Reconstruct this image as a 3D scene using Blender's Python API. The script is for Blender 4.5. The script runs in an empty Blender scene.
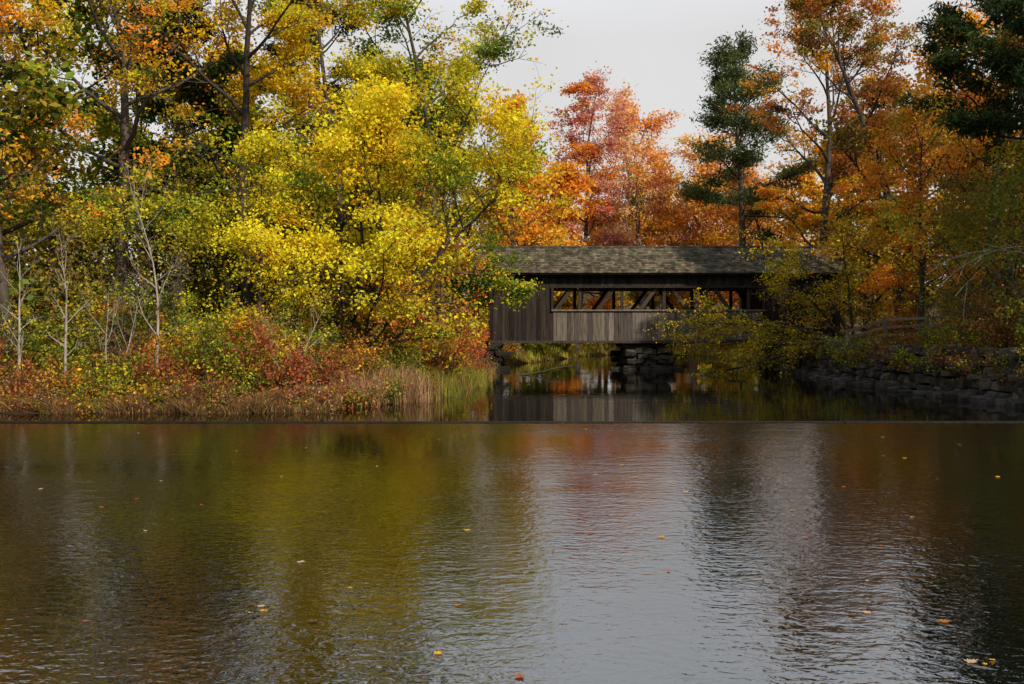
import bpy, math, numpy as np
from mathutils import Vector, Matrix
RS=np.random.default_rng
scene=bpy.context.scene
scene.view_settings.view_transform='Standard'
try: scene.view_settings.look='None'
except Exception: pass
scene.view_settings.exposure=0

# ------------------------------------------------------------------ helpers
class MB:
    def __init__(s): s.V=[];s.F=[];s.C=[];s.M=[];s.n=0
    def add(s,v,f,c,m=0):
        v=np.asarray(v,float).reshape(-1,3); f=np.asarray(f,int).reshape(-1,4)
        c=np.asarray(c,float)
        if c.ndim==1: c=np.tile(c,(len(f),1))
        s.V.append(v);s.F.append(f+s.n);s.C.append(c);s.M.append(np.full(len(f),m,int));s.n+=len(v)
    def build(s,name,mats,parent=None,smooth_mat=None):
        V=np.concatenate(s.V);F=np.concatenate(s.F);C=np.concatenate(s.C);M=np.concatenate(s.M)
        me=bpy.data.meshes.new(name)
        me.vertices.add(len(V)); me.vertices.foreach_set('co',V.astype(np.float32).ravel())
        me.loops.add(len(F)*4); me.loops.foreach_set('vertex_index',F.astype(np.int32).ravel())
        me.polygons.add(len(F)); me.polygons.foreach_set('loop_start',(np.arange(len(F))*4).astype(np.int32))
        me.update(calc_edges=True)
        me.polygons.foreach_set('material_index',M.astype(np.int32))
        if smooth_mat is not None:
            me.polygons.foreach_set('use_smooth',(M==smooth_mat))
        else:
            me.polygons.foreach_set('use_smooth',np.zeros(len(F),bool))
        a=me.attributes.new('col','FLOAT_COLOR','FACE')
        a.data.foreach_set('color',np.concatenate([C,np.ones((len(C),1))],1).astype(np.float32).ravel())
        for m in mats: me.materials.append(m)
        o=bpy.data.objects.new(name,me); scene.collection.objects.link(o)
        if parent: o.parent=parent
        return o
BOXF=np.array([[0,3,2,1],[4,5,6,7],[0,1,5,4],[1,2,6,5],[2,3,7,6],[3,0,4,7]])
def box(mb,c,s,col,m=0,R=None,jit=0,rng=None):
    x,y,z=np.array(s)/2
    v=np.array([[-x,-y,-z],[x,-y,-z],[x,y,-z],[-x,y,-z],[-x,-y,z],[x,-y,z],[x,y,z],[-x,y,z]],float)
    if jit: v+=rng.uniform(-jit,jit,v.shape)*np.array(s)
    if R is not None: v=v@np.array(R).T
    mb.add(v+np.array(c),BOXF,col,m)
def beam(mb,a,b,w,d,col,m=0):
    a=np.array(a,float);b=np.array(b,float);t=b-a;L=np.linalg.norm(t);t/=L
    up=np.array([0,1,0]) if abs(t[1])<.9 else np.array([0,0,1])
    s=np.cross(up,t);s/=np.linalg.norm(s);u=np.cross(t,s)
    box(mb,(a+b)/2,(w,d,L),col,m,np.stack([s,u,t],1))
def norm(v): return v/(np.linalg.norm(v,axis=-1,keepdims=True)+1e-9)
def tube(mb,P,r,k,col,m=1):
    P=np.asarray(P,float);n=len(P);T=norm(np.gradient(P,axis=0))
    ref=np.array([0.31,0.95,0.05]) if abs(T[0][1])<.8 else np.array([1.,0,0])
    A=norm(np.cross(T,ref));B=np.cross(T,A)
    an=np.arange(k)*2*math.pi/k
    V=P[:,None]+np.asarray(r)[:,None,None]*(A[:,None]*np.cos(an)[None,:,None]+B[:,None]*np.sin(an)[None,:,None])
    i=np.arange(n-1)[:,None]*k;j=np.arange(k)[None];j2=(j+1)%k
    F=np.stack([i+j,i+j2,i+k+j2,i+k+j],-1).reshape(-1,4)
    mb.add(V.reshape(-1,3),F,col,m)
def leaves(mb,rng,P,ls,col,m=0,wr=.65,upb=.5,var=.35):
    n=len(P)
    N=norm(rng.normal(size=(n,3))+np.array([0,-.15,upb]))
    A=norm(np.cross(N,rng.normal(size=(n,3))));B=np.cross(N,A)
    L=ls*rng.uniform(1-var,1+var,n)[:,None]*.5;W=L*wr
    V=np.stack([P-A*L,P+B*W-A*L*.1+N*L*.15,P+A*L,P-B*W-A*L*.1+N*L*.15],1)
    mb.add(V.reshape(-1,3),np.arange(n*4).reshape(-1,4),col,m)

# ------------------------------------------------------------------ materials
def newmat(name):
    m=bpy.data.materials.new(name);m.use_nodes=True;nt=m.node_tree;nt.nodes.clear()
    return m,nt,nt.nodes.new('ShaderNodeOutputMaterial')
def N(nt,t,**k):
    n=nt.nodes.new(t)
    for a,b in k.items(): setattr(n,a,b)
    return n
def leafmat(name,tr=.45):
    m,nt,o=newmat(name);l=nt.links.new
    a=N(nt,'ShaderNodeAttribute',attribute_name='col')
    d=N(nt,'ShaderNodeBsdfDiffuse');t=N(nt,'ShaderNodeBsdfTranslucent');mx=N(nt,'ShaderNodeMixShader');mx.inputs[0].default_value=tr
    l(a.outputs['Color'],d.inputs['Color']);l(a.outputs['Color'],t.inputs['Color'])
    l(d.outputs[0],mx.inputs[1]);l(t.outputs[0],mx.inputs[2]);l(mx.outputs[0],o.inputs[0])
    return m
def attrmat(name,rough=.85,nscale=(6,6,1.5),amt=(.45,1.5),bump=.02,spec=.3,dark=None):
    m,nt,o=newmat(name);l=nt.links.new
    a=N(nt,'ShaderNodeAttribute',attribute_name='col');tc=N(nt,'ShaderNodeTexCoord');mp=N(nt,'ShaderNodeMapping')
    mp.inputs['Scale'].default_value=nscale;l(tc.outputs['Object'],mp.inputs[0])
    no=N(nt,'ShaderNodeTexNoise');no.inputs['Scale'].default_value=2.5;no.inputs['Detail'].default_value=6;no.inputs['Roughness'].default_value=.65
    l(mp.outputs[0],no.inputs['Vector'])
    mr=N(nt,'ShaderNodeMapRange');mr.inputs['From Min'].default_value=.3;mr.inputs['From Max'].default_value=.7
    mr.inputs['To Min'].default_value=amt[0];mr.inputs['To Max'].default_value=amt[1];l(no.outputs[0],mr.inputs[0])
    vm=N(nt,'ShaderNodeVectorMath',operation='SCALE');l(a.outputs['Color'],vm.inputs[0]);l(mr.outputs[0],vm.inputs['Scale'])
    p=N(nt,'ShaderNodeBsdfPrincipled');p.inputs['Roughness'].default_value=rough;p.inputs['Specular IOR Level'].default_value=spec
    l(vm.outputs[0],p.inputs['Base Color'])
    b=N(nt,'ShaderNodeBump');b.inputs['Strength'].default_value=.8;b.inputs['Distance'].default_value=bump;l(no.outputs[0],b.inputs['Height']);l(b.outputs[0],p.inputs['Normal'])
    l(p.outputs[0],o.inputs[0]);return m
LEAF=leafmat('leaf_material');BARK=attrmat('bark_material',nscale=(5,5,1.2))
WOOD=attrmat('weathered_wood',nscale=(7,7,.5),amt=(.35,1.6),bump=.01,spec=.15)
SHING=attrmat('shingle_material',nscale=(1,1,1),amt=(.35,1.6),bump=.01,spec=.15)
STONE=attrmat('stone_material',nscale=(2,2,2),amt=(.3,1.6),bump=.05)
GRASS=leafmat('grass_material',.25)

# ------------------------------------------------------------------ terrain
poly=np.array([(-90,2.2),(15.5,2.2),(14.6,10),(13.7,20),(13.2,25.6),(12.6,35),(13.1,42),(13.3,52),(13.8,60),(14.0,70),(13.5,77),(9,77.5),(6,74),(4,68),(2.2,61),(.8,57),(-.6,53),(-.9,50),(-.9,44),(-1.0,36),(-1.6,31),(-2.6,27.5),(-3.5,25.2),(-4.6,23.4),(-7,22.9),(-10,23.1),(-14,22.8),(-25,23.0),(-90,22.5)],float)
def wdist(x,y):
    x=np.asarray(x,float);y=np.asarray(y,float);d=np.full(x.shape,1e9);ins=np.zeros(x.shape,bool)
    n=len(poly)
    for i in range(n):
        ax,ay=poly[i];bx,by=poly[(i+1)%n]
        t=np.clip(((x-ax)*(bx-ax)+(y-ay)*(by-ay))/((bx-ax)**2+(by-ay)**2),0,1)
        d=np.minimum(d,np.hypot(x-ax-t*(bx-ax),y-ay-t*(by-ay)))
        c=((ay>y)!=(by>y))&(x<(bx-ax)*(y-ay)/((by-ay) if by!=ay else 1e-9)+ax)
        ins^=c
    return np.where(ins,-d,d)
def ss(a,b,x):
    t=np.clip((x-a)/(b-a),0,1);return t*t*(3-2*t)
def ground(x,y):
    x=np.asarray(x,float);y=np.asarray(y,float);d=wdist(x,y)
    n=.12*np.sin(x*1.7+y*.6)+.1*np.sin(y*2.3-x*.9)+.06*np.sin(x*4.1+y*3.7)
    d=d+ (.25*np.sin(x*2.1)+.2*np.sin(y*1.7+x)+.12*np.sin(x*5.3+y*4))*(x<11)
    hl=.3*ss(0,.9,d)+.75*ss(.8,9,d)+1.5*ss(8,60,d)+n*ss(0,1.5,d)
    hr=-.3+1.6*ss(.35,1.0,d)+.5*ss(1,12,d)+1.5*ss(10,60,d)+.5*n*ss(1,2,d)
    right=ss(11,12.2,x)*(1-ss(56,62,y))*ss(3,8,y)
    h=hl*(1-right)+hr*right
    emb=1.3*(1-ss(2.6,5.5,np.abs(y-50)))*ss(.1,1.2,d)*(1-ss(25,60,np.abs(x-7)))
    h=np.maximum(h,emb)
    h=np.where(d<0,-.7*ss(0,2,-d),h)
    far=np.hypot(x,y-40)
    return h+ss(120,420,far)*(14+6*np.sin(x*.012)+5*np.sin(y*.015))
def G(x,y): return float(ground(np.array([x]),np.array([y]))[0])
xs=np.concatenate([np.array([-900,-600,-400,-260,-170,-120,-90,-70,-55,-45,-37]),np.arange(-30,32,.35),np.array([35,42,52,66,85,120,170,260,400,600,900])])
ys=np.concatenate([np.array([-300,-150,-80,-40,-20,-10,-5,-2]),np.arange(0,90,.4),np.array([94,100,110,125,150,190,250,350,500,700,1000])])
X,Y=np.meshgrid(xs,ys);Z=ground(X,Y)
mb=MB();nx=len(xs);ny=len(ys)
i=(np.arange(ny-1)[:,None]*nx+np.arange(nx-1)[None]).ravel()
mb.add(np.stack([X,Y,Z],-1).reshape(-1,3),np.stack([i,i+1,i+nx+1,i+nx],1),(.1,.1,.1))
m,nt,o=newmat('forest_floor');l=nt.links.new
tc=N(nt,'ShaderNodeTexCoord');n1=N(nt,'ShaderNodeTexNoise');n1.inputs['Scale'].default_value=.5;n1.inputs['Detail'].default_value=4
n2=N(nt,'ShaderNodeTexNoise');n2.inputs['Scale'].default_value=14;n2.inputs['Detail'].default_value=8;n2.inputs['Roughness'].default_value=.8
for n in (n1,n2): l(tc.outputs['Object'],n.inputs['Vector'])
r1=N(nt,'ShaderNodeValToRGB');e=r1.color_ramp.elements;e[0].position=.3;e[0].color=(.02,.012,.007,1);e[1].position=.75;e[1].color=(.13,.06,.025,1)
x_=e.new(.5);x_.color=(.055,.030,.013,1)
l(n2.outputs[0],r1.inputs[0])
r2=N(nt,'ShaderNodeValToRGB');e=r2.color_ramp.elements;e[0].position=.48;e[0].color=(0,0,0,1);e[1].position=.6;e[1].color=(1,1,1,1);l(n1.outputs[0],r2.inputs[0])
mx=N(nt,'ShaderNodeMixRGB');mx.inputs['Color2'].default_value=(.04,.05,.012,1);l(r1.outputs[0],mx.inputs['Color1'])
mu=N(nt,'ShaderNodeMath',operation='MULTIPLY');mu.inputs[1].default_value=.6;l(r2.outputs[0],mu.inputs[0]);l(mu.outputs[0],mx.inputs['Fac'])
p=N(nt,'ShaderNodeBsdfPrincipled');p.inputs['Roughness'].default_value=.95;p.inputs['Specular IOR Level'].default_value=.1;l(mx.outputs[0],p.inputs['Base Color'])
b=N(nt,'ShaderNodeBump');b.inputs['Distance'].default_value=.08;l(n2.outputs[0],b.inputs['Height']);l(b.outputs[0],p.inputs['Normal']);l(p.outputs[0],o.inputs[0])
go=mb.build('ground',[m],smooth_mat=0)

# ------------------------------------------------------------------ water
DAMY=20.6
def watermat(name,dist,tilt,sc,rough=.01,ior=1.5,base=(.003,.0035,.002,1)):
    m,nt,o=newmat(name);l=nt.links.new
    tc=N(nt,'ShaderNodeTexCoord')
    def noise(scale,vec,det=2,rot=0):
        mp=N(nt,'ShaderNodeMapping');mp.inputs['Scale'].default_value=vec;mp.inputs['Rotation'].default_value=(0,0,rot);l(tc.outputs['Object'],mp.inputs[0])
        n=N(nt,'ShaderNodeTexNoise');n.inputs['Scale'].default_value=scale;n.inputs['Detail'].default_value=det;n.inputs['Distortion'].default_value=.4
        l(mp.outputs[0],n.inputs['Vector']);return n.outputs[0]
    a=noise(sc,(.85,1.1,1),2,.15);b_=noise(sc*.3,(.6,1.2,1),1,-.35);c=noise(.22,(.5,1.5,1),3)
    def mth(op,x,y):
        k=N(nt,'ShaderNodeMath',operation=op)
        for q,v in enumerate((x,y)):
            if isinstance(v,(int,float)): k.inputs[q].default_value=v
            else: l(v,k.inputs[q])
        return k.outputs[0]
    s=mth('ADD',a,mth('MULTIPLY',b_,1.0))
    pr=N(nt,'ShaderNodeMapRange');pr.inputs['From Min'].default_value=.35;pr.inputs['From Max'].default_value=.65;pr.inputs['To Min'].default_value=.35;pr.inputs['To Max'].default_value=1.25;l(c,pr.inputs[0])
    s=mth('MULTIPLY',s,pr.outputs[0])
    cb=N(nt,'ShaderNodeCombineXYZ');cb.inputs[1].default_value=-tilt;cb.inputs[2].default_value=1
    vn=N(nt,'ShaderNodeVectorMath',operation='NORMALIZE');l(cb.outputs[0],vn.inputs[0])
    b=N(nt,'ShaderNodeBump');b.inputs['Distance'].default_value=dist;l(s,b.inputs['Height']);l(vn.outputs[0],b.inputs['Normal'])
    p=N(nt,'ShaderNodeBsdfPrincipled');p.inputs['Base Color'].default_value=base;p.inputs['Roughness'].default_value=rough;p.inputs['IOR'].default_value=ior
    l(b.outputs[0],p.inputs['Normal']);l(p.outputs[0],o.inputs[0]);return m
def sheet(name,x0,x1,y0,y1,z,mat):
    mb=MB();mb.add([(x0,y0,z),(x1,y0,z),(x1,y1,z),(x0,y1,z)],[[0,1,2,3]],(0,0,0));return mb.build(name,[mat])
sheet('pond_water',-90,17,1.5,DAMY,0,watermat('rippled_water',.0066,.056,12.0,ior=2.8))
sheet('stream_water',-90,30,DAMY+.1,90,.012,watermat('calm_water',.0025,0,4.0,ior=1.25))
mb=MB();rng=RS(5);x=-40.
while x<14.3:
    L=rng.uniform(3.5,5);box(mb,(x+L/2,DAMY+.06+rng.uniform(-.01,.01),-.12),(L-.015,.14,.30+rng.uniform(-.01,.008)),np.array((.018,.015,.012))*rng.uniform(.7,1.3));x+=L
mb.build('timber_weir_crest',[WOOD])

# ------------------------------------------------------------------ tree generators
def cdir(rng,d,ang,az=None):
    d=norm(d);a=np.cross(d,[0.1,.2,1.]) if abs(d[2])<.9 else np.cross(d,[1.,0,0])
    a=norm(a);b=np.cross(d,a);az=rng.uniform(0,2*math.pi) if az is None else az
    return math.cos(ang)*d+math.sin(ang)*(math.cos(az)*a+math.sin(az)*b)
def bpath(rng,p,d,L,n,up,wob):
    P=[np.array(p,float)];d=norm(np.array(d,float))
    for k in range(n):
        d=norm(d+np.array([0,0,up])/n+rng.normal(size=3)*wob)
        P.append(P[-1]+d*L/n)
    return np.array(P),d
def pick(rng,pal,n):
    c=np.array([q[0] for q in pal]);w=np.array([q[1] for q in pal],float);return c[rng.choice(len(pal),n,p=w/w.sum())]
def tree(mb,seed,x,y,H,R,cb,r0,nl,ls,pal,low=None,lean=(0,0),n1=20,n2=6,n3=4,elev=(12,60),gap=.2,flat=.45,stems=1,bark=(.06,.048,.038),cs=.24,z=None,prof=(.18,.95),upb=1.0,clump=.6):
    rng=RS(seed);z=G(x,y)-.1 if z is None else z
    C=[];bark=np.array(bark)
    for s in range(stems):
        ld=np.array([lean[0],lean[1],1.])
        if stems>1: 
            a=2*math.pi*s/stems+rng.uniform(0,1);ld=ld+np.array([math.cos(a),math.sin(a),0])*.28
        hh=H*(1 if s==0 else rng.uniform(.75,.95))
        n=12;P,_=bpath(rng,(x,y,z),norm(ld),hh*.95,n,.15 if (lean[0] or stems>1) else 0,.06)
        rr=r0*(1-np.linspace(0,1,n+1)**.9*.93)*(1 if stems==1 else .7);rr[0]*=1.35
        tube(mb,P,rr,8,bark)
        m1=n1 if stems==1 else max(6,int(n1*.75))
        for k in range(m1):
            u=(k+rng.uniform(0,1))/m1;f=cb+(1-cb)*u*.98
            t=f*n;i0=min(int(t),n-1);p=P[i0]*(1-(t-i0))+P[i0+1]*(t-i0);rt=rr[i0]
            sh=math.sin(math.pi*(prof[0]+(prof[1]-prof[0])*u))**.75
            L=R*sh*rng.uniform(.6,1.2)
            el=math.radians(elev[0]+(elev[1]-elev[0])*u+rng.normal()*10)
            az=k*2.4+rng.normal()*.4
            d=np.array([math.cos(az)*math.cos(el),math.sin(az)*math.cos(el),math.sin(el)])
            Q,_=bpath(rng,p,d,L,6,.35,.12);ra=min(rt*.6,.012+.022*L);rq=ra*(1-np.linspace(0,1,7)*.8)
            tube(mb,Q,rq,5,bark)
            for j in range(n2):
                v=.25+.75*(j+rng.uniform(0,1))/n2;t2=v*6;i2=min(int(t2),5);q=Q[i2]*(1-(t2-i2))+Q[i2+1]*(t2-i2)
                dd=cdir(rng,Q[i2+1]-Q[i2],rng.uniform(.5,1.0));L2=L*rng.uniform(.28,.48)*(1.15-.5*v)+.2
                S,_=bpath(rng,q,dd,L2,4,.2,.14);tube(mb,S,ra*.4*(1-np.linspace(0,1,5)*.75),3,bark)
                C.append(S[2]);C.append(S[4])
                for w in range(n3):
                    i3=rng.integers(1,5);d3=cdir(rng,S[i3]-S[i3-1],rng.uniform(.4,1.1));L3=L2*rng.uniform(.35,.7)
                    W,_=bpath(rng,S[i3],d3,L3,2,.1,.15);tube(mb,W,[ra*.16,ra*.12,ra*.05],3,bark)
                    C.append(W[1]);C.append(W[2])
    if nl:
        C=np.array(C);C=C[rng.uniform(size=len(C))>gap]
        ph=rng.uniform(0,6,6);g=np.sin(C[:,0]*1.9+ph[0])+np.sin(C[:,1]*1.9+ph[1])+np.sin(C[:,2]*2.5+ph[2])
        wt=np.clip(1+clump*g,.05,3)*rng.uniform(.3,1.7,len(C));idx=rng.choice(len(C),nl,p=wt/wt.sum())
        hv=(np.sin(C[:,0]*1.3+ph[3])+np.sin(C[:,1]*1.2+ph[4])+np.sin(C[:,2]*1.5+ph[5]))/3+rng.normal(size=len(C))*.22
        pc=np.array([q[0] for q in pal]);pw=np.array([q[1] for q in pal],float);cw=np.cumsum(pw/pw.sum())
        rk=np.argsort(np.argsort(hv))/len(hv);cc=pc[np.clip(np.searchsorted(cw,rk),0,len(pc)-1)]
        if low is not None:
            zz=(C[:,2]-C[:,2].min())/(np.ptp(C[:,2])+1e-6);sel=rng.uniform(size=len(C))>ss(.05,.5,zz);cl=pick(rng,low,len(C));cc=np.where(sel[:,None],cl,cc)
        cc=cc*rng.uniform(.75,1.2,(len(C),1))
        Pp=C[idx]+rng.normal(size=(nl,3))*cs*np.array([1,1,flat])
        col=cc[idx]*rng.uniform(.75,1.2,(nl,1))*(1+rng.normal(size=(nl,3))*.06)
        leaves(mb,rng,Pp,ls,np.clip(col,.004,.88),0,upb=upb)
def pine(mb,seed,x,y,H,R,cb,r0,nl,ls=.24,col=((.04,.07,.022),(.065,.09,.026),(.03,.052,.02)),bark=(.06,.045,.035),tuft=.2):
    rng=RS(seed);z=G(x,y)-.1;C=[]
    n=14;P,_=bpath(rng,(x,y,z),(0,0,1),H,n,0,.02);rr=r0*(1-np.linspace(0,1,n+1)*.94);tube(mb,P,rr,8,bark)
    h=cb*H
    while h<H*.98:
        u=(h-cb*H)/(H*(1-cb));nb=rng.integers(2,5)
        for b in range(nb):
            L=R*((1-u)**.6*.85+.12)*rng.uniform(.4,1.25)*(.65+.35*min(1,u*4));t=h/H*n;i0=min(int(t),n-1);p=P[i0]*(1-(t-i0))+P[i0+1]*(t-i0)
            az=rng.uniform(0,6.28);el=math.radians(0+45*u+rng.normal()*10)
            d=np.array([math.cos(az)*math.cos(el),math.sin(az)*math.cos(el),math.sin(el)])
            Q,_=bpath(rng,p,d,L,5,.35,.09);tube(mb,Q,(.015+.012*L)*(1-np.linspace(0,1,6)*.85),4,bark)
            for j in range(int(4+L*3)):
                v=rng.uniform(.3,1);t2=v*5;i2=min(int(t2),4);q=Q[i2]*(1-(t2-i2))+Q[i2+1]*(t2-i2)
                dd=Q[i2+1]-Q[i2];sd=norm(np.cross(dd,[0,0,1.]))*rng.choice([-1,1]);L2=rng.uniform(.3,.5)*L*(1.2-v)
                e=q+norm(norm(dd)*.8+sd+np.array([0,0,.35]))*L2
                tube(mb,np.array([q,(q+e)/2,e]),[.01,.008,.004],3,bark);C+=[e,(q+e)/2,q*.25+e*.75]
        h+=rng.uniform(.35,.65)*(1+H/40)
    C=np.array(C);w=rng.uniform(.1,1.9,len(C));idx=rng.choice(len(C),nl,p=w/w.sum())
    cc=np.array(col)[rng.integers(0,len(col),len(C))]*rng.uniform(.7,1.3,(len(C),1))
    Pp=C[idx]+rng.normal(size=(nl,3))*np.array([tuft,tuft,tuft*.6]);leaves(mb,rng,Pp,ls,cc[idx]*rng.uniform(.7,1.3,(nl,1)),0,wr=.28,upb=.3)
def one(fn,name,*a,**k):
    mb=MB();fn(mb,*a,**k);return mb.build(name,[LEAF,BARK],smooth_mat=1)

Yl=(.80,.52,.025);Yb=(.88,.72,.035);Yg=(.56,.52,.035);Gr=(.17,.24,.03);Dg=(.06,.09,.02);Ol=(.32,.26,.03)
Or=(.86,.34,.04);Rd=(.56,.11,.05);Pk=(.66,.30,.22);Ru=(.46,.18,.045);Br=(.19,.095,.045);Go=(.80,.46,.045);Pe=(.88,.50,.22)
# left bank trees
one(tree,'maple_tree',1,-11.6,29,15,4.2,.26,.25,26000,.115,[(Or,4),(Go,3),(Yl,3),(Yg,1.5)],low=[(Gr,3),(Yg,3),(Dg,1)],lean=(.08,0),gap=.45,clump=.8)
one(tree,'birch_tree',2,-13.9,27.5,12,3.6,.12,.17,20000,.105,[(Go,3),(Yg,3),(Gr,2),(Or,1)],low=[(Gr,3),(Ol,2),(Or,1.5)],gap=.3,clump=.8)
one(pine,'pine_tree',3,-11.6,34.5,18,3.4,.25,.33,30000)
one(tree,'oak_tree',4,-8.3,31.5,15.5,3.8,.28,.24,31000,.115,[(Yl,4),(Yg,3),(Go,3),(Ol,2)],low=[(Ol,3),(Gr,3),(Yg,2)],gap=.35,bark=(.035,.028,.022),clump=.8)
one(tree,'ash_tree',5,-6.0,35.5,17,3.2,.2,.2,25000,.13,[(Yg,4),(Yl,2),(Gr,3)],low=[(Gr,3),(Dg,3),(Yg,1)],gap=.25,clump=.8)
one(tree,'maple_tree',6,-4.9,29.5,9.6,3.7,.10,.17,44000,.115,[(Yb,5),(Yl,2.5),(Yg,3.5),(Gr,.7)],low=[(Yb,2),(Go,2),(Yg,3),(Gr,1),(Or,1),(Rd,.6)],lean=(.27,-.02),stems=3,gap=.18,prof=(.3,.95),n1=18,bark=(.035,.028,.022),clump=.85)
one(tree,'birch_tree',7,-2.9,41,20.5,4.6,.2,.2,36000,.145,[(Yg,4),(Yl,2),(Gr,3)],low=[(Gr,3),(Yg,2)],gap=.2,clump=.5)
one(pine,'pine_tree',8,-7.6,41,19,3.2,.2,.3,22000)
one(tree,'cherry_tree',9,-7.0,27.2,6.8,1.7,.12,.10,11000,.095,[(Yb,3),(Yg,3),(Yl,2),(Gr,1)],gap=.25,lean=(.05,0))
one(tree,'dogwood_tree',10,-2.6,31.5,4.4,1.9,.1,.07,7500,.10,[(Rd,1.5),(Or,3),(Go,3),(Yg,3)],gap=.25,stems=2)
one(tree,'maple_sapling',11,-10.4,26.8,5.0,1.8,.1,.06,6000,.09,[(Gr,3),(Yg,2),(Ol,2)],gap=.3,stems=2)
# trees beyond the bridge
one(tree,'maple_tree',20,.3,59.5,15.5,3.2,.2,.2,18000,.18,[(Or,4),(Go,3),(Yg,1.5)],gap=.25)
one(tree,'red_maple_tree',21,4.7,72.5,21.0,4.2,.22,.24,13500,.21,[(Pk,6),(Rd,1),(Or,2)],gap=.25,elev=(25,70),prof=(.25,.92),n3=3,cs=.3)
one(tree,'sugar_maple_tree',22,10.8,79,18.8,5.6,.22,.32,24000,.22,[(Or,3),(Pe,7),(Pk,1.5)],gap=.15,elev=(24,66),n1=26,n2=8,n3=3,bark=(.16,.12,.10),prof=(.32,.84),cs=.34,clump=.5)
one(tree,'sugar_maple_tree',24,14.2,78.5,15.5,4.6,.22,.28,14000,.22,[(Or,4),(Pe,4),(Go,3)],gap=.15,elev=(24,66),n1=22,n3=3,bark=(.16,.12,.10),prof=(.3,.86),cs=.34,clump=.5)
one(pine,'pine_tree',23,15.4,66,20.0,6.0,.42,.34,20000,ls=.32,col=((.10,.14,.05),(.14,.16,.05),(.07,.10,.04)),tuft=.34)
# right bank trees
one(tree,'oak_tree',30,16.6,54,21,5.0,.2,.3,22000,.16,[(Ru,4),(Br,1.5),(Or,3),(Go,2)],low=[(Or,3),(Go,3),(Ol,1)],gap=.4,bark=(.05,.04,.035),clump=.8)
one(tree,'maple_tree',31,17.6,45,18,4.6,.18,.28,24000,.145,[(Ru,3),(Ol,3),(Br,2)],low=[(Go,3),(Or,3),(Ol,2)],gap=.35,bark=(.04,.03,.026),clump=.8)
one(pine,'pine_tree',32,18.2,38,17,4.6,.34,.33,30000)
one(pine,'pine_tree',33,16.2,30,15,4.4,.42,.3,30000)
one(pine,'pine_tree',37,15.8,25,13,4.0,.36,.3,20000)
one(tree,'oak_tree',34,17.0,41.5,10.5,3.4,.14,.16,17000,.13,[(Or,4),(Go,3),(Ol,2)],gap=.3)
one(tree,'maple_tree',38,17.0,34.5,11,3.4,.24,.16,14000,.12,[(Ru,3),(Go,2),(Ol,3),(Or,2)],gap=.35,clump=.9)
one(tree,'willow_tree',35,16.2,33,6.6,3.0,.08,.10,11000,.10,[(Ol,4),(Gr,2),(Yg,2)],gap=.3,stems=3,lean=(-.06,0))
one(tree,'willow_tree',36,15.0,28.0,5.8,2.9,.06,.09,11000,.09,[(Ol,3),(Gr,3),(Br,1)],gap=.3,stems=3,lean=(-.04,0))

# spreading tree leaning out over the stream in front of the bridge
def leaning(mb,seed):
    rng=RS(seed);b0=np.array([15.0,43.6,1.1]);C=[];bk=np.array((.05,.04,.032))
    specs=[((-1,-.12,.14),8.0,-.15,.10),((-1,-.3,.30),8.0,-.35,.09),((-1,-.1,.55),7.4,-.5,.08),((-.9,-.5,.1),5.4,0,.06),((-1,.05,.24),8.2,-.2,.08),((-.6,-.2,.6),4.4,-.1,.06),((-.75,-.1,.95),6.6,-.25,.08),((-.45,-.2,1),6.4,-.3,.08),((-.1,-.1,1),6.0,-.2,.08)]
    for d,L,up,r in specs:
        P,_=bpath(rng,b0,norm(np.array(d)),L,9,up,.09);tube(mb,P,r*(1-np.linspace(0,1,10)*.85),6,bk)
        for j in range(20):
            v=rng.uniform(.25,1);t=v*9;i=min(int(t),8);q=P[i]*(1-(t-i))+P[i+1]*(t-i)
            dd=cdir(rng,P[i+1]-P[i],rng.uniform(.4,1.0));L2=rng.uniform(.5,1.6)
            S,_=bpath(rng,q,dd,L2,4,.0,.13);tube(mb,S,.018*(1-np.linspace(0,1,5)*.8),3,bk);C+=[S[2],S[3],S[4]]
            for w in range(4):
                k=rng.integers(1,5);W,_=bpath(rng,S[k],cdir(rng,S[k]-S[k-1],rng.uniform(.4,1)),L2*.45,2,0,.1);tube(mb,W,[.008,.006,.003],3,bk);C+=[W[1],W[2]]
    C=np.array(C);n=15500;idx=rng.integers(0,len(C),n);cc=pick(rng,[(Yg,4),(Yl,3),(Ol,4),(Go,1)],len(C))
    leaves(mb,rng,C[idx]+rng.normal(size=(n,3))*np.array([.15,.15,.06]),.095,cc[idx]*rng.uniform(.6,1.2,(n,1)),0,upb=1)
one(leaning,'hornbeam_tree',40)
def arch(mb,seed):
    rng=RS(seed);bk=(.26,.23,.19)
    for k in range(3):
        P,_=bpath(rng,(15.0+.3*k,27.0+k*.4,1.5),norm(np.array([-.2-.1*rng.uniform(),-.1,1.])),2.6,6,0,.05)
        Q,_=bpath(rng,P[-1],norm(np.array([-1,-.2,.45])),3.2+rng.uniform(0,1),7,-1.3,.05);A=np.concatenate([P,Q[1:]])
        tube(mb,A,.03*(1-np.linspace(0,1,len(A))*.85),5,bk)
        for j in range(7):
            i=rng.integers(5,len(A)-1);W,_=bpath(rng,A[i],cdir(rng,A[i+1]-A[i],.7),rng.uniform(.5,1.2),4,-.3,.08);tube(mb,W,[.01,.009,.007,.005,.002],3,bk)
one(arch,'arching_alder',41)
for sd,x,y,H,R,st in ((50,-8.8,24.6,6.0,1.5,1),(51,-12.0,24.2,4.2,.9,1),(52,-10.9,24.3,4.2,.9,1),(53,-10.1,25.2,3.4,1.0,2),(54,-5.6,25.0,2.8,.8,2)):
    one(tree,'bare_sapling',sd,x,y,H,R,.2,.045,200,.07,[(Br,1)],stems=st,bark=(.29,.25,.21),n1=13,n2=4,n3=2,elev=(35,70),lean=(.03,0))

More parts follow.
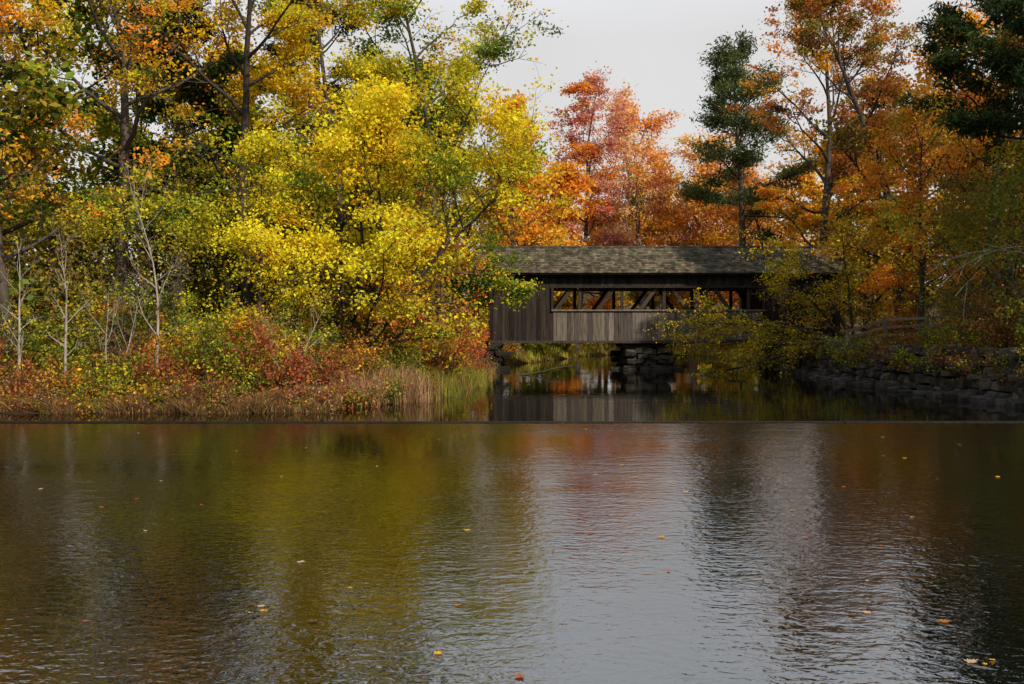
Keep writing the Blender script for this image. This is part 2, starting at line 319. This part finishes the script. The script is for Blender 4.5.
# distant masses of trees
mb=MB();rng=RS(77)
def mass(pts,nl,ls,pals,Hr,Rr,cb=.08):
    for k,(x,y) in enumerate(pts):
        tree(mb,int(rng.integers(1e6)),x,y,rng.uniform(*Hr),rng.uniform(*Rr),cb,.22,nl,ls,pals[k%len(pals)],n1=16,n2=5,n3=2,gap=.1,cs=.42,low=[(Ol,2),(Gr,2),(Go,1)] if k%2 else None)
orp=[[(Or,3),(Go,3)],[(Go,3),(Or,2),(Ol,1)],[(Pe,3),(Or,3)],[(Go,3),(Yl,2),(Ol,1)]]
mass([(2.2,69),(3,78),(8,82),(12.5,83),(16,80),(18,75),(18,70),(20,64),(23,62),(0,64),(2,88),(8,91),(14,93),(21,88)],7200,.30,orp,(11.5,14.5),(3.6,4.8))
gp=[[(Gr,3),(Yg,3),(Yl,1)],[(Dg,3),(Gr,2),(Ol,2)],[(Yg,2),(Yl,2),(Ol,2)],[(Dg,4),(Gr,2)]]
mass([(-19,37),(-16,44),(-11,46),(-6.5,48),(-2.5,51),(-24,48),(-3,58),(-9,58),(-15,56),(-22,60),(-30,52),(-28,40),(-21,31),(-17,31)],7500,.27,gp,(12,15.5),(3.8,5))
rp=[[(Ru,3),(Go,2),(Or,1)],[(Dg,4),(Ol,2)],[(Or,3),(Go,2)],[(Dg,3),(Ru,2)]]
mass([(22,50),(25,42),(22,34),(27,55),(30,46),(21,58),(21,27),(20,20)],7500,.27,rp,(12,17),(3.8,5))
up_=[[(Ol,3),(Gr,2)],[(Gr,2),(Yg,2),(Ol,1)],[(Ru,1),(Ol,3)],[(Dg,3),(Gr,2)]]
mass([(-18,34),(-15.5,35),(-13,36.5),(-10.5,37.5),(-8.5,36),(-6.5,38),(-4.5,37),(-3.6,44),(-13,40),(-9,41.5),(-18.5,40)],4500,.2,up_,(4.5,7),(2.4,3.2),.04)
mass([(17.5,49),(19.5,45),(20,41),(19.5,36),(18.6,32),(18,28),(19,53)],4500,.2,[[(Ol,3),(Go,2)],[(Or,2),(Ru,2),(Ol,2)]],(4.5,7),(2.4,3.2),.04)
belt=[(x,y) for x,y in [(-45,60),(-38,75),(-25,80),(-12,78),(0,104),(14,108),(28,104),(38,84),(42,66),(40,48),(-42,44),(50,100),(-55,90),(-33,62),(-20,70),(-16,90)]]
mass(belt,3500,.55,gp[:1]+orp[:2]+rp[:2],(13,17),(5,6.5))
mb.build('distant_trees',[LEAF,BARK],smooth_mat=1)

# ------------------------------------------------------------------ undergrowth
def shrub(mb,seed,x,y,H,R,nl,ls,pal,z=None,ns=14):
    rng=RS(seed);z=G(x,y)-.05 if z is None else z;C=[]
    for s in range(ns):
        a=rng.uniform(0,6.28);d=norm(np.array([math.cos(a)*R*.7,math.sin(a)*R*.7,H*rng.uniform(.5,1.1)]))
        b=np.array([x,y,z])+np.array([math.cos(a),math.sin(a),0])*rng.uniform(0,.35)*R
        P,_=bpath(rng,b,d,H*rng.uniform(.6,1.15),5,.0,.13);tube(mb,P,.012*(1-np.linspace(0,1,6)*.8),3,(.09,.06,.045))
        for j in range(9):
            i=rng.integers(1,6);W,_=bpath(rng,P[i],cdir(rng,P[i]-P[i-1],.8),rng.uniform(.2,.5)*H*.7,2,.1,.15);tube(mb,W,[.006,.005,.002],3,(.09,.06,.045));C+=[W[1],W[2]]
    C=np.array(C);cc=pick(rng,pal,len(C))*rng.uniform(.6,1.3,(len(C),1));idx=rng.integers(0,len(C),nl)
    leaves(mb,rng,C[idx]+rng.normal(size=(nl,3))*.09,ls,cc[idx]*rng.uniform(.6,1.3,(nl,1)),0)
RedS=[((.42,.10,.05),3),((.34,.09,.05),2),(Ru,2),(Ol,1)];GrS=[(Gr,3),(Ol,2),(Yg,1)];YgS=[(Yg,3),(Yl,2),(Gr,1)];OrS=[(Ru,3),(Go,1.5),(Ol,2)];BrS=[(Br,3),(Ru,2),(Ol,1)];MxS=[(Gr,2),(Ru,2),(Br,2),(Ol,2),(Yg,1)];StS=[((.40,.28,.14),3),(Ru,2),(Br,1)]
rng=RS(99)
for x,y,H,R,pal in [(-11.6,24.3,.9,.7,MxS),(-10.6,23.9,.8,.8,OrS),(-9.7,24.4,1.1,.8,GrS),(-9.0,23.8,.7,.7,YgS),(-8.2,24.2,1.0,.8,RedS),(-7.4,24.6,1.9,1.0,GrS),(-6.7,24.2,1.3,.8,GrS),(-6.2,25.0,1.8,.9,RedS),(-5.5,24.6,1.4,.8,RedS),(-4.9,25.4,1.2,.8,RedS),(-4.2,26.6,1.2,.8,OrS),(-12.6,25.2,1.5,1.0,BrS),(-13.4,24.2,1.2,1,MxS),(-11.2,25.6,1.5,1.0,GrS),(-9.9,26.0,1.6,1.1,BrS),(-8.6,26.2,1.7,1.1,OrS),(-7.3,26.5,1.9,1.1,YgS),(-5.8,27.0,1.8,1.1,GrS),(-4.6,28.4,1.5,1.0,OrS),(-3.4,29.0,1.3,.9,GrS),(-2.6,30.8,1.2,.9,BrS),(-2.2,33.5,1.3,.9,GrS),(-2.0,36.5,1.2,.9,RedS),(-2.4,40,1.4,1.0,OrS),(-2.3,43.5,1.2,.9,BrS),(-12.4,27.5,2.1,1.2,GrS),(-9.6,28.5,2.0,1.3,GrS),(-6.8,29.5,2.2,1.3,MxS),(-14.5,26.2,2.2,1.3,GrS),
  (13.8,37.2,.5,.7,GrS),(13.7,34.6,.7,.9,BrS),(13.9,32,.9,.9,GrS),(14.0,30,1.1,.9,MxS),(14.2,28,1.3,1,BrS),(14.3,26,1.3,1,GrS),(15.8,42.0,1.6,1.1,OrS),(17.0,35.5,1.9,1.1,GrS),(16,32,2,1.2,BrS),(16,29,2,1.2,GrS),(16.2,26,2,1.2,BrS),(17.5,42.5,1.8,1.2,OrS),
  (1.2,62.5,1.0,1.2,GrS),(3.0,69,1.5,1.3,GrS),(5,75.5,1.6,1.5,YgS),(8,79.5,1.6,1.5,OrS),(11,79.5,1.6,1.5,YgS),(14,80,1.6,1.5,OrS),(15.4,75,2,1.5,YgS),(15.5,69,2,1.5,OrS),(-.6,58,1.0,.9,OrS),(15.2,61,1.5,1.3,YgS)]:
    one(shrub,'shrub',int(rng.integers(1e6)),x,y,H,R,int(1500*H*R/.8),.08 if y<50 else .15,pal)
mb=MB()
for k in range(150):
    x=rng.uniform(-15.5,-2.6);y=np.interp(x,[-14,-10,-7,-4.6,-3.5,-2.6],[22.9,23.1,22.95,23.4,25.2,27.5])+abs(rng.normal())*(.3 if k%2 else 1.0)+.1
    pl=[MxS,RedS,RedS,StS,StS,OrS,GrS][int(rng.integers(7))]
    shrub(mb,int(rng.integers(1e6)),x,y,rng.uniform(.2,.65),rng.uniform(.4,.8),330,.065,pl,ns=6,z=max(G(x,y)-.05,.02))
mb.build('bramble_thicket',[LEAF,BARK],smooth_mat=1)
mb=MB()
for k in range(56):
    y=rng.uniform(23,45);x=np.interp(y,[20,25.6,35,42,46],[13.9,13.4,12.9,13.3,13.5])+rng.uniform(-.35,.4)
    shrub(mb,int(rng.integers(1e6)),x,y,rng.uniform(.4,.85),rng.uniform(.6,1.3),420,.08,[MxS,GrS,BrS][int(rng.integers(3))],z=rng.uniform(.55,1.0),ns=7)
mb.build('creeper_plant',[LEAF,BARK],smooth_mat=1)
def grass(mb,rng,x,y,h,w,col,lean=.25):
    n=len(x);z=ground(x,y)-.02;a=rng.uniform(0,6.28,n);B=np.stack([np.cos(a),np.sin(a),0*a],1)*w[:,None]
    P=np.stack([x,y,z],1);Ld=rng.normal(size=(n,3))*lean;Ld[:,2]=0
    M_=P+np.stack([0*h,0*h,h*.6],1)+Ld*h[:,None]*.35;T=P+np.stack([0*h,0*h,h],1)+Ld*h[:,None]
    V=np.stack([P-B,P+B,M_+B*.8,M_-B*.8,T+B*.15,T-B*.15],1).reshape(-1,3)
    i=np.arange(n)*6;F=np.stack([i,i+1,i+2,i+3,i+3,i+2,i+4,i+5],1).reshape(-1,4)
    mb.add(V,F,np.repeat(col,2,axis=0),0)
mb=MB();rng=RS(7)
n=130000;x=rng.uniform(-20,0,n);y=rng.uniform(22.5,48,n);d=wdist(x,y)
pt=np.sin(x*3.1+y)+np.sin(x*1.3-y*2)+rng.normal(size=n)*.5
k=(d>-.12)&(rng.uniform(size=n)<np.clip(1.1-d/7,.12,1))&((pt>-.7)|(d<1));x=x[k];y=y[k];d=d[k]
q=np.sin(x*1.3+2)+np.sin(y*1.1+x*.6)+rng.normal(size=len(x))*.7-1.0*(d<.9)
c=np.where((q>.2)[:,None],pick(rng,[(Gr,2),((.16,.17,.03),2)],len(x)),pick(rng,[((.36,.15,.08),3),((.42,.29,.14),4),((.28,.09,.05),1.5),(Ol,2),(Br,2)],len(x)))
grass(mb,rng,x,y,rng.uniform(.08,.38,len(x))*(1+.5*np.sin(x*2.2)*np.sin(y*3)),rng.uniform(.005,.011,len(x)),c*rng.uniform(.5,1.3,(len(x),1)),.6)
n=25000;x=rng.uniform(-16,-3,n);y=22.9+rng.uniform(-.15,.5,n)+.2*np.sin(x*2.1);k=wdist(x,y)>-.3;x=x[k];y=y[k]
grass(mb,rng,x,y,rng.uniform(.1,.32,len(x))*(1+.4*np.sin(x*4)),rng.uniform(.005,.011,len(x)),pick(rng,[((.36,.15,.08),3),((.42,.29,.14),3),(Ol,1),(Br,2),(Dg,1)],len(x))*rng.uniform(.4,1.2,(len(x),1)),.7)
n=30000;x=rng.uniform(12.8,19,n);y=rng.uniform(20,46,n);d=wdist(x,y);k=d>.8;x=x[k];y=y[k]
grass(mb,rng,x,y,rng.uniform(.1,.35,len(x)),np.full(len(x),.009),pick(rng,[(Ol,2),(Br,2),(Gr,1)],len(x))*rng.uniform(.5,1.2,(len(x),1)),.4)
n=30000;x=rng.uniform(-4,18,n);y=rng.uniform(52,86,n);d=wdist(x,y);k=(d>0)&(d<5);x=x[k];y=y[k]
grass(mb,rng,x,y,rng.uniform(.2,.6,len(x)),np.full(len(x),.02),pick(rng,[(Ol,2),(Yg,1),(Gr,2),((.3,.19,.08),2)],len(x)),.4)
mb.build('grass',[GRASS])
mb=MB()
for cx,cy,rx,ry,nn,hh,pl in ((-3.2,26.8,.8,.7,1300,.95,[((.34,.17,.10),3),((.38,.26,.13),3)]),(-2.2,29.8,.6,1.6,1300,.6,[((.15,.17,.04),3),(Ol,2)]),(-4.0,25.2,.5,.4,500,.75,[((.36,.17,.10),3),((.3,.2,.1),1)]),(-1.4,36,.4,2.5,1600,.6,[(Gr,2),(Ol,2),((.3,.2,.1),1)])):
    x=cx+rng.normal(size=nn)*rx*.6;y=cy+rng.normal(size=nn)*ry*.6
    grass(mb,rng,x,y,hh*rng.uniform(.4,1.1,nn),np.full(nn,.008),pick(rng,pl,nn)*rng.uniform(.5,1.3,(nn,1)),.25)
mb.build('reeds',[GRASS])
mb=MB();n=60000;x=rng.uniform(-22,24,n);y=rng.uniform(22,70,n);d=wdist(x,y);k=d>.1;x=x[k];y=y[k]
leaves(mb,rng,np.stack([x,y,ground(x,y)+.03],1),.1,pick(rng,[(Go,3),(Or,2),(Ru,3),(Br,3),(Yl,1)],len(x))*rng.uniform(.5,1.1,(len(x),1)),0,upb=3)
mb.build('fallen_leaves',[LEAF])

# floating leaves
verts=[];faces=[];cols=[];rng=RS(31)
ang=[0,.22,.38,.62,.85,1.05,1.3,1.7,2.1,2.6,3.14];rad=[1,.62,.78,.42,.85,.5,.7,.35,.6,.4,.18]
spots=[(-1.75,6.9),(-1.83,6.96),(-1.78,6.75),(-1.70,6.8),(-.45,5.9),(.05,5.5),(2.7,9.2),(2.72,7.6),(2.65,5.75),(2.72,5.7),(2.80,5.78),(.35,8.6),(-3.4,10.9),(-3.5,9.5),(1.1,13.2),(-1.9,14),(-7,12.2),(4.1,10.2),(-5.7,12),(3.0,10.6),(2.3,6.7),(2.42,6.75)]+[(rng.uniform(-8,8),rng.uniform(6,19.5)) for _ in range(60)]
for (x,y) in spots:
    s=rng.uniform(.022,.06);a0=rng.uniform(0,6.28);b=len(verts);pts=[]
    full=[(a,r) for a,r in zip(ang,rad)]+[(-a,r) for a,r in list(zip(ang,rad))[1:-1][::-1]]
    for a,r in full: pts.append((x+s*r*math.cos(a+a0),y+s*r*math.sin(a+a0),.008+.016*r*r*rng.uniform(.1,1)))
    verts+=pts+[(x,y,.007)];c=b+len(pts)
    for t in range(len(pts)): faces.append((c,b+t,b+(t+1)%len(pts)))
    col=pick(rng,[(Ru,3),((.45,.12,.06),2),(Go,1),((.6,.42,.3),3),(Br,2)],1)[0];cols+=[col]*len(pts)
me=bpy.data.meshes.new('floating_leaves');me.from_pydata(verts,[],faces);at=me.attributes.new('col','FLOAT_COLOR','FACE')
at.data.foreach_set('color',np.concatenate([np.array(cols),np.ones((len(cols),1))],1).astype(np.float32).ravel());me.materials.append(LEAF)
scene.collection.objects.link(bpy.data.objects.new('floating_leaves',me))

# ------------------------------------------------------------------ covered bridge
br=bpy.data.objects.new('covered_bridge',None);scene.collection.objects.link(br)
XL,XR=-1.1,15.8;YF,YB=48.0,52.2;ZB,ZE,ZR=1.38,4.72,6.08;OL,OR_=1.95,12.1;OZ0,OZ1=2.84,4.02
rng=RS(12)
def siding(mb,y,sgn,tone):
    x=XL
    while x<XR-.02:
        w=min(rng.uniform(.16,.27),XR-x);c=x+w/2
        yy=y+sgn*rng.uniform(0,.012)
        def colr(t): return np.array(t)*rng.uniform(.5,1.4)*np.array([1,rng.uniform(.94,1.02),rng.uniform(.86,1.05)])
        if OL<c<OR_:
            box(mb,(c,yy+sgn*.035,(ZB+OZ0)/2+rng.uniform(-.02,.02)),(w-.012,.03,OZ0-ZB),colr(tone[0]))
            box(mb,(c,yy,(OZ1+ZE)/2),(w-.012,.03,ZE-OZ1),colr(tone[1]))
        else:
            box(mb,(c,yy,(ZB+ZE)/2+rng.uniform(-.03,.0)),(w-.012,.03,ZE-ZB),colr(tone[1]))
        x+=w
mb=MB();siding(mb,YF,-1,((.12,.102,.088),(.026,.021,.018)));siding(mb,YB,1,((.10,.08,.07),(.07,.06,.05)))  # darker second front tone puts the end walls' poor light into board colour
dk=(.03,.024,.02)
for y,s in ((YF-.075,-1),(YB+.075,1)):
    box(mb,((OL+OR_)/2,y,OZ0+.03),(OR_-OL+.1,.14,.07),(.15,.125,.105))
    box(mb,((OL+OR_)/2,y+s*-.03,OZ1-.02),(OR_-OL,.06,.09),dk)
    for xx in (OL,OR_): box(mb,(xx,y,(OZ0+OZ1)/2),(.12,.1,OZ1-OZ0-.06),dk)
    box(mb,((XL+XR)/2,y+s*.02,ZB-.03),(XR-XL+.06,.07,.12),(.05,.04,.033))
for xx,s in ((XL,-1),(XR,1)):
    y=YF+.03
    while y<YB-.05:
        w=min(rng.uniform(.17,.26),YB-y);c=y+w/2
        top=ZE+(1-abs(c-(YF+YB)/2)/((YB-YF)/2))*(ZR-ZE)-.12
        z0=ZB if (c<YF+.55 or c>YB-.55) else 4.3
        box(mb,(xx+s*(.02+rng.uniform(0,.012)),c,(z0+top)/2),(.03,w-.01,top-z0),np.array((.05,.04,.032))*rng.uniform(.6,1.3));y+=w
mb.build('siding',[WOOD],br)
mb=MB();tc_=(.045,.034,.027)
for y in (YF+.18,YB-.18):
    box(mb,((XL+XR)/2,y,ZB+.22),(XR-XL-.1,.2,.36),tc_);box(mb,((XL+XR)/2,y,ZE-.2),(XR-XL-.1,.2,.3),tc_)
    xc=(XL+XR)/2;np_=8;dx=(XR-XL-.6)/np_
    for k in range(np_+1):
        x=XL+.3+k*dx;box(mb,(x,y,(ZB+ZE)/2),(.15,.15,ZE-ZB-.62),np.array(tc_)*rng.uniform(.8,1.2))
        if k<np_:
            a,b=(x+.08,x+dx-.08) if x+dx/2<xc else (x+dx-.08,x+.08)
            beam(mb,(a,y+.006,ZB+.42),(b,y+.006,ZE-.36),.17,.14,np.array(tc_)*rng.uniform(.8,1.3))
for k in range(13):
    x=XL+.5+k*(XR-XL-1)/12;box(mb,(x,(YF+YB)/2,ZE-.1),(.15,YB-YF-.6,.16),tc_);box(mb,(x,(YF+YB)/2,ZB+.0),(.2,YB-YF-.3,.24),tc_)
mb.build('truss',[WOOD],br)
mb=MB();x=XL-.1
while x<XR+.1:
    w=rng.uniform(.2,.3);box(mb,(x+w/2,(YF+YB)/2,ZB+.17),(w-.01,YB-YF-.8,.06),np.array((.10,.08,.06))*rng.uniform(.7,1.3));x+=w
mb.build('deck',[WOOD],br)
mb=MB();yc=(YF+YB)/2;ov=.5;RX0,RX1=XL-.75,XR+.6
for s in (-1,1):
    e=np.array([0,yc+s*((YB-YF)/2+ov),ZE-.08]);r=np.array([0,yc,ZR]);sl=r-e;L=np.linalg.norm(sl);u=sl/L;nrm=np.array([0,s*u[2],abs(u[1])])
    Rm=np.stack([np.array([1.,0,0]),u,np.cross([1,0,0],u)],1)
    box(mb,np.array([(RX0+RX1)/2,0,0])+(e+r)/2-nrm*.05,(RX1-RX0-.04,L,.05),(.05,.04,.033),0,Rm)
    nc=15
    for k in range(nc):
        x=RX0;t=(k+.5)/nc
        while x<RX1:
            w=min(rng.uniform(.11,.26),RX1-x)
            pc=e+sl*t+nrm*(.012+rng.uniform(0,.012));ti=u*.995-nrm*.10*1;ti/=np.linalg.norm(ti)
            R2=np.stack([np.array([1.,0,0]),ti,np.cross([1,0,0],ti)],1)
            g=rng.uniform();base=np.array((.10,.085,.058)) if g<.65 else (np.array((.085,.085,.042)) if g<.8 else np.array((.14,.11,.08)))
            box(mb,(x+w/2,pc[1],pc[2]),(max(w-.008,.01),L/nc*1.25,.018),base*rng.uniform(.4,1.25),0,R2);x+=w
box(mb,((RX0+RX1)/2,yc,ZR+.03),(RX1-RX0,.22,.05),(.09,.08,.065))
for xx in (RX0,RX1):
    for s in (-1,1): beam(mb,(xx,yc+s*((YB-YF)/2+ov),ZE-.17),(xx,yc+s*.02,ZR-.08),.05,.16,(.09,.075,.06))
mb.build('roof',[SHING],br)
def stones(mb,p0,p1,h,th,rng,hs=(.18,.34),ws=(.3,.75),batter=.12,z0=-.35,tone=(.06,.054,.045)):
    p0=np.array(p0,float);p1=np.array(p1,float);t=p1-p0;L=np.linalg.norm(t);t/=L;nn=np.array([-t[1],t[0]])
    z=z0
    while z<h:
        hh=rng.uniform(*hs);x=rng.uniform(-.2,0)
        while x<L:
            w=rng.uniform(*ws);a=math.atan2(t[1],t[0])+rng.normal()*.09
            c=p0+t*(x+w/2)+nn*(batter*(z-z0)+rng.uniform(-.09,.09));ti=rng.normal()*.06
            R=np.array([[math.cos(a),-math.sin(a),0],[math.sin(a),math.cos(a),0],[0,0,1]])@np.array([[math.cos(ti),0,math.sin(ti)],[0,1,0],[-math.sin(ti),0,math.cos(ti)]])
            g=rng.uniform(.35,1.5);wet=.45 if z<.05 else 1;h2=hh*rng.uniform(.75,1.1)
            if not(z+hh>h and rng.uniform()<.3):
                box(mb,(c[0],c[1],z+h2/2+rng.uniform(-.04,.04)),(w*.97,th*rng.uniform(.8,1.2),h2),np.array(tone)*g*wet*np.array([1,rng.uniform(.95,1.03),rng.uniform(.8,1.05)]),0,R,jit=.14,rng=rng)
            x+=w
        z+=hh
def bevel(o,w=.035):
    b=o.modifiers.new('bevel','BEVEL');b.width=w;b.segments=2;b.limit_method='ANGLE';return o
mb=MB();rng=RS(44)
for (a,b) in (((5.7,48.2),(7.6,48.2)),((7.6,48.2),(7.6,52)),((7.6,52),(5.7,52)),((5.7,52),(5.7,48.2))): stones(mb,a,b,.95,.6,rng,batter=.1,tone=(.045,.04,.033))
box(mb,(6.65,50.1,.2),(1.3,3.4,1.3),(.03,.027,.023))
for k in range(14):
    box(mb,(6.65+rng.normal()*1.0,47.9+rng.normal()*.3,-.05),(rng.uniform(.3,.6),rng.uniform(.3,.5),rng.uniform(.25,.4)),np.array((.04,.036,.03))*rng.uniform(.5,1.2),0,None,.18,rng)
bevel(mb.build('pier',[STONE],br))
mb=MB()
for yy in (48.6,49.8,51.2): box(mb,(6.65,yy,1.17),(2.6,.25,.2),(.05,.04,.032))
mb.build('bolster_timbers',[WOOD],br)
mb=MB()
stones(mb,(-.85,47.2),(-.85,53),1.2,.6,rng,batter=.02,tone=(.045,.04,.033));stones(mb,(-2.6,47.3),(-.7,47.3),1.15,.6,rng,batter=.02,tone=(.045,.04,.033))
box(mb,(-1.6,50.1,.45),(1.2,4.6,1.4),(.05,.045,.04))
bevel(mb.build('left_abutment',[STONE],br))
mb=MB()
stones(mb,(13.4,53),(13.3,46.2),1.2,.6,rng,batter=-.0);stones(mb,(13.2,46.4),(15.5,46.2),1.25,.6,rng,batter=.02)
box(mb,(14.6,50,.4),(1.8,6,1.5),(.05,.045,.04))
bevel(mb.build('right_abutment',[STONE],br))
mb=MB()
pts=[(13.25,46.3),(12.95,42),(12.5,35),(13.1,25.6),(13.6,20),(14.5,10)]
for a,b in zip(pts[:-1],pts[1:]): stones(mb,a,b,1.25,.55,rng,batter=.14,hs=(.15,.30),ws=(.2,.7),tone=(.06,.05,.037))
for k in range(120):
    yy=rng.uniform(22,46);xx=np.interp(yy,[20,25.6,35,42,46],[13.4,12.9,12.3,12.7,13.0])-rng.uniform(0,.6)
    box(mb,(xx,yy,-.05),(rng.uniform(.25,.6),rng.uniform(.3,.6),rng.uniform(.2,.5)),np.array((.04,.036,.03))*rng.uniform(.5,1.3),0,None,.18,rng)
bevel(mb.build('stone_wall',[STONE]))
mb=MB()
fp=[(13.8,41.0),(15.0,40.0),(16.3,39.1),(17.7,38.3)]
for k,(x,y) in enumerate(fp):
    z=G(x,y);box(mb,(x,y,z+.5),(.14,.14,1.25),(.15,.125,.10))
    if k: 
        for hh in (.42,.74,1.03): beam(mb,(px,py,pz+hh+rng.normal()*.02),(x,y,z+hh+rng.normal()*.02),.10,.08,np.array((.17,.14,.115))*rng.uniform(.8,1.2))
    px,py,pz=x,y,z
mb.build('rail_fence',[WOOD])
mb=MB()
for a,b,r in (((.2,42,.02),(2.6,42.8,.10),.035),((1.2,42.3,.05),(1.9,41.6,.30),.02)):
    P,_=bpath(rng,a,np.array(b)-np.array(a),np.linalg.norm(np.array(b)-np.array(a)),6,0,.08);tube(mb,P,r*(1-np.linspace(0,1,7)*.7),6,(.06,.05,.04),0)
mb.build('driftwood_branch',[BARK])

# ------------------------------------------------------------------ sky, sun, camera
to_sun=Vector((.50,-.62,.62)).normalized()
w=bpy.data.worlds.new('World');scene.world=w;w.use_nodes=True;nt=w.node_tree;l=nt.links.new
bg=nt.nodes['Background'];bg.inputs['Strength'].default_value=.1
sk=N(nt,'ShaderNodeTexSky',sky_type='NISHITA');sk.sun_disc=False;sk.sun_elevation=math.asin(to_sun.z);sk.sun_rotation=math.atan2(to_sun.x,to_sun.y);sk.dust_density=3
tc=N(nt,'ShaderNodeTexCoord');sx=N(nt,'ShaderNodeSeparateXYZ');l(tc.outputs['Generated'],sx.inputs[0])
rp_=N(nt,'ShaderNodeValToRGB');e=rp_.color_ramp.elements;e[0].position=.0;e[0].color=(.76,.73,.70,1);e[1].position=.85;e[1].color=(.44,.51,.60,1)
x_=e.new(.28);x_.color=(.76,.74,.73,1);x_=e.new(.42);x_.color=(1.0,1.04,1.1,1);x_=e.new(.6);x_.color=(.8,.86,.94,1);l(sx.outputs['Z'],rp_.inputs[0])
no=N(nt,'ShaderNodeTexNoise');no.inputs['Scale'].default_value=3;no.inputs['Detail'].default_value=5;l(tc.outputs['Generated'],no.inputs['Vector'])
mr=N(nt,'ShaderNodeMapRange');mr.inputs['To Min'].default_value=9.6;mr.inputs['To Max'].default_value=12.4;l(no.outputs[0],mr.inputs[0])
vm=N(nt,'ShaderNodeVectorMath',operation='SCALE');l(rp_.outputs[0],vm.inputs[0]);l(mr.outputs[0],vm.inputs['Scale'])
mx=N(nt,'ShaderNodeMixRGB');mx.inputs['Fac'].default_value=.85;l(sk.outputs[0],mx.inputs['Color1']);l(vm.outputs[0],mx.inputs['Color2']);l(mx.outputs[0],bg.inputs['Color'])
sd=bpy.data.lights.new('sun','SUN');sd.energy=5;sd.angle=math.radians(.6);sd.color=(1,.88,.70)
so=bpy.data.objects.new('sun',sd);so.rotation_euler=to_sun.to_track_quat('Z','Y').to_euler();scene.collection.objects.link(so)
cd=bpy.data.cameras.new('camera');cd.sensor_width=36;cd.lens=35;cd.clip_end=3000
co=bpy.data.objects.new('camera',cd);co.location=(0,0,1.93);co.rotation_euler=(math.radians(90-.7),0,0);scene.collection.objects.link(co);scene.camera=co
